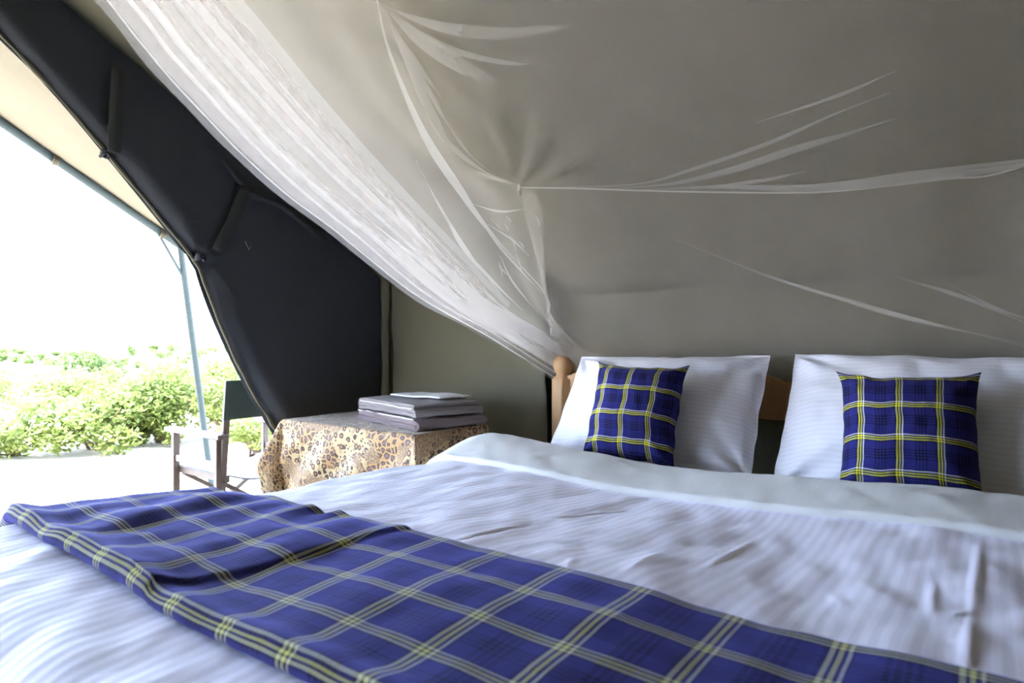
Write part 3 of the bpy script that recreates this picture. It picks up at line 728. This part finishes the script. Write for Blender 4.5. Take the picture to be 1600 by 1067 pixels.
for l in (((1298, 205), (1301, 216), (1306, 221)), ((1405, 250), (1411, 260), (1416, 266))): g = MB(); g.tube(rpts(l, .02), .0008, 5); g.build('loose_thread', M['hem'], net)

# ------------------------------------------------------------------ director's chair outside the door
ch = thing('director_chair', 'wooden folding director chair with dark green back under the awning', 'chair', (-3.20, 1.93, -.05))
# local: front is -x, near side is -y
def cp(x, y, z): return (x, y, z)
for s in (-1, 1):
    y = s*.26
    g = MB(); g.bar(cp(-.22, y, 0), cp(-.22, y, .625), .028, .034, (0, 1, 0)); g.build('front_leg', M['chairwood'], ch, smooth=False, bevel=.003)
    g = MB(); g.bar(cp(.20, y, 0), cp(.20, y, .625), .028, .034, (0, 1, 0)); g.build('rear_leg', M['chairwood'], ch, smooth=False, bevel=.003)
    g = MB(); g.box(cp(-.02, y, .637), (.54, .058, .024)); g.build('arm_rest', M['chairwood'], ch, smooth=False, bevel=.004)
    g = MB(); g.bar(cp(.175, y-.02*s, .20), cp(.255, y-.02*s, .905), .022, .032, (0, 1, 0)); g.build('back_upright', M['chairwood'], ch, smooth=False, bevel=.003)
    for z, hh in ((.49, .034), (.22, .04)):
        g = MB(); g.box(cp(-.01, y, z), (.40, .018, hh)); g.build('side_rail', M['chairwood'], ch, smooth=False, bevel=.002)
    g = MB(); g.box(cp(-.01, y-.035*s, .425), (.46, .026, .036)); g.build('seat_rail', M['chairwood'], ch, smooth=False, bevel=.003)
    for x in (-.22, .20): g = MB(); g.tube([(x, y-.02*s, .36), (x, y+.022*s, .36)], .008, 10); g.build('bolt', M['metal'], ch)
    for x in (-.17, .16):
        g = MB(); g.bar(cp(x+.012*s, s*.235, .41), cp(x+.012*s, -s*.24, .10), .020, .032, (1, 0, 0)); g.build('cross_leg', M['chairwood'], ch, smooth=False, bevel=.002)
g = MB(); g.quad_grid(lambda a, b: (lerp(-.23, .21, b), lerp(-.25, .25, a), .448-.055*math.sin(PI*a)+.004*nz(a*5, b*5)), 24, 16); 
g.build('seat_sling', M['seat'], ch, solid=.006)
g = MB()
def backc(a, b): z = lerp(.72, .91, b); y = lerp(-.262, .262, a); return (.175+(z-.20)*.1135+.018+.022*math.sin(PI*a), y, z+.003*math.sin(PI*a))
g.quad_grid(backc, 20, 8); g.build('back_sling', M['chaircanvas'], ch, solid=.005)
pk = MB(); pk.box((0, 0, .035), (.55, .16, .07)); o = pk.build('wooden_step', M['plank'], smooth=False, bevel=.008); o.location = (-3.95, 1.86, -.05); o.rotation_euler = (0, 0, .5); tag(o, 'low brown timber block on the sand behind the chair', 'block')

# ------------------------------------------------------------------ scrub outside
def foliage(R, H, n, ls, seed, clumps):
    rnd = random.Random(seed); V, F = [], []
    cl = []
    for k in range(clumps):
        an = rnd.uniform(0, 2*PI); r = math.sqrt(rnd.random())*.75
        zc = rnd.uniform(.22, .8)*(1-.35*r); cl.append((r*R*math.cos(an), r*R*math.sin(an), zc*H, rnd.uniform(.22, .42)))
    for i in range(n):
        cx, cy, cz, cr = cl[rnd.randrange(clumps)]
        d = Vector((rnd.gauss(0, 1), rnd.gauss(0, 1), rnd.gauss(0, 1))).normalized()*cr*(.55+.45*rnd.random())
        p = Vector((cx+d.x*R, cy+d.y*R, max(.03, cz+d.z*H*.75)))
        t = Vector((rnd.gauss(0, 1), rnd.gauss(0, 1), rnd.gauss(.1, .7))).normalized(); s = t.cross(Vector((rnd.gauss(0, .6), rnd.gauss(0, .6), 1))).normalized()
        l, wv = ls*rnd.uniform(.6, 1.25), ls*rnd.uniform(.22, .40); b = len(V)
        V += [tuple(p), tuple(p+t*l*.5+s*wv), tuple(p+t*l), tuple(p+t*l*.5-s*wv)]; F.append((b, b+1, b+2, b+3))
    return V, F, cl
def bush(px, base, R, H, n, ls, seed, mat, label, group='scrub bushes outside the tent', clumps=14):
    c = on_z(px, base, -.05); b = thing('bush', label, 'bush', tuple(c), 0, group)
    V, F, cl = foliage(R, H, n, ls, seed, clumps); me = bpy.data.meshes.new('foliage'); me.from_pydata(V, [], F); me.update()
    o = link('foliage', me, mat, b, smooth=False); o['kind'] = 'stuff'
    g = MB(); rnd = random.Random(seed+50)
    for cx, cy, cz, cr in cl: g.tube([(0+rnd.uniform(-.1, .1)*R, rnd.uniform(-.1, .1)*R, 0), (cx*.5, cy*.5, cz*.55), (cx, cy, cz)], [.016*H+.004, .011*H+.003, .004], 6)
    g.build('stems', M['bark'], b); return b
bush(150, 702, .75, .72, 5200, .065, 1, M['leaf'], 'low leafy bush nearest the tent with drooping pale leaves')
bush(255, 690, .62, 1.12, 6500, .055, 2, M['leaf'], 'tall dense bush just left of the steel awning pole')
bush(372, 684, .85, 1.10, 6500, .055, 3, M['leaf'], 'tall bush between the awning pole and the door flap')
bush(400, 712, .55, .55, 3000, .055, 4, M['leaf'], 'small bush seen under the chair back')
bush(20, 712, .55, .50, 3000, .050, 5, M['leaf'], 'low bush at the left picture edge, nearest the sand')
bush(50, 640, 1.25, .78, 5200, .075, 6, M['leaf'], 'broad pale bush at the left edge behind the nearest bush')
bush(140, 622, .75, 1.12, 5000, .070, 7, M['leafd'], 'upright dark green bush rising above the others')
bush(215, 628, .95, .85, 4500, .070, 8, M['leaf'], 'pale bush behind the tall dense bush, right of the upright one')
bush(310, 640, 1.1, 1.05, 5000, .070, 9, M['leaf'], 'bush behind the awning pole, partly hidden by the tall bushes')
for k in range(26):
    px = -30+k*15+random.uniform(-8, 8); base = random.choice((551, 556, 561, 568, 575)); d = 1.1/((base-533)/FPX)
    bush(px, base, d*.016*random.uniform(.7, 1.4), d*.018*random.uniform(.7, 1.3), 500, d*.0042, 30+k, M['leafd'], 'small dark shrub far out on the plain', 'distant shrubs on the plain', 6)
g = MB()
for (x0, wd, hh, dist) in ((-1500, 900, 14, 1000), (-900, 700, 10, 1100), (-500, 900, 16, 1250)):
    def hill(a, b, x0=x0, wd=wd, hh=hh, dist=dist):
        X = x0+wd*(a-.5)*2; t = math.sin(PI*a)**2*math.sin(PI*b); return (X, dist+b*260-130, -1+hh*t*(1+.4*nz(a*5, b*3, wd)))
    g.quad_grid(hill, 30, 10)
struct(g.build('far_hills', M['hill']))
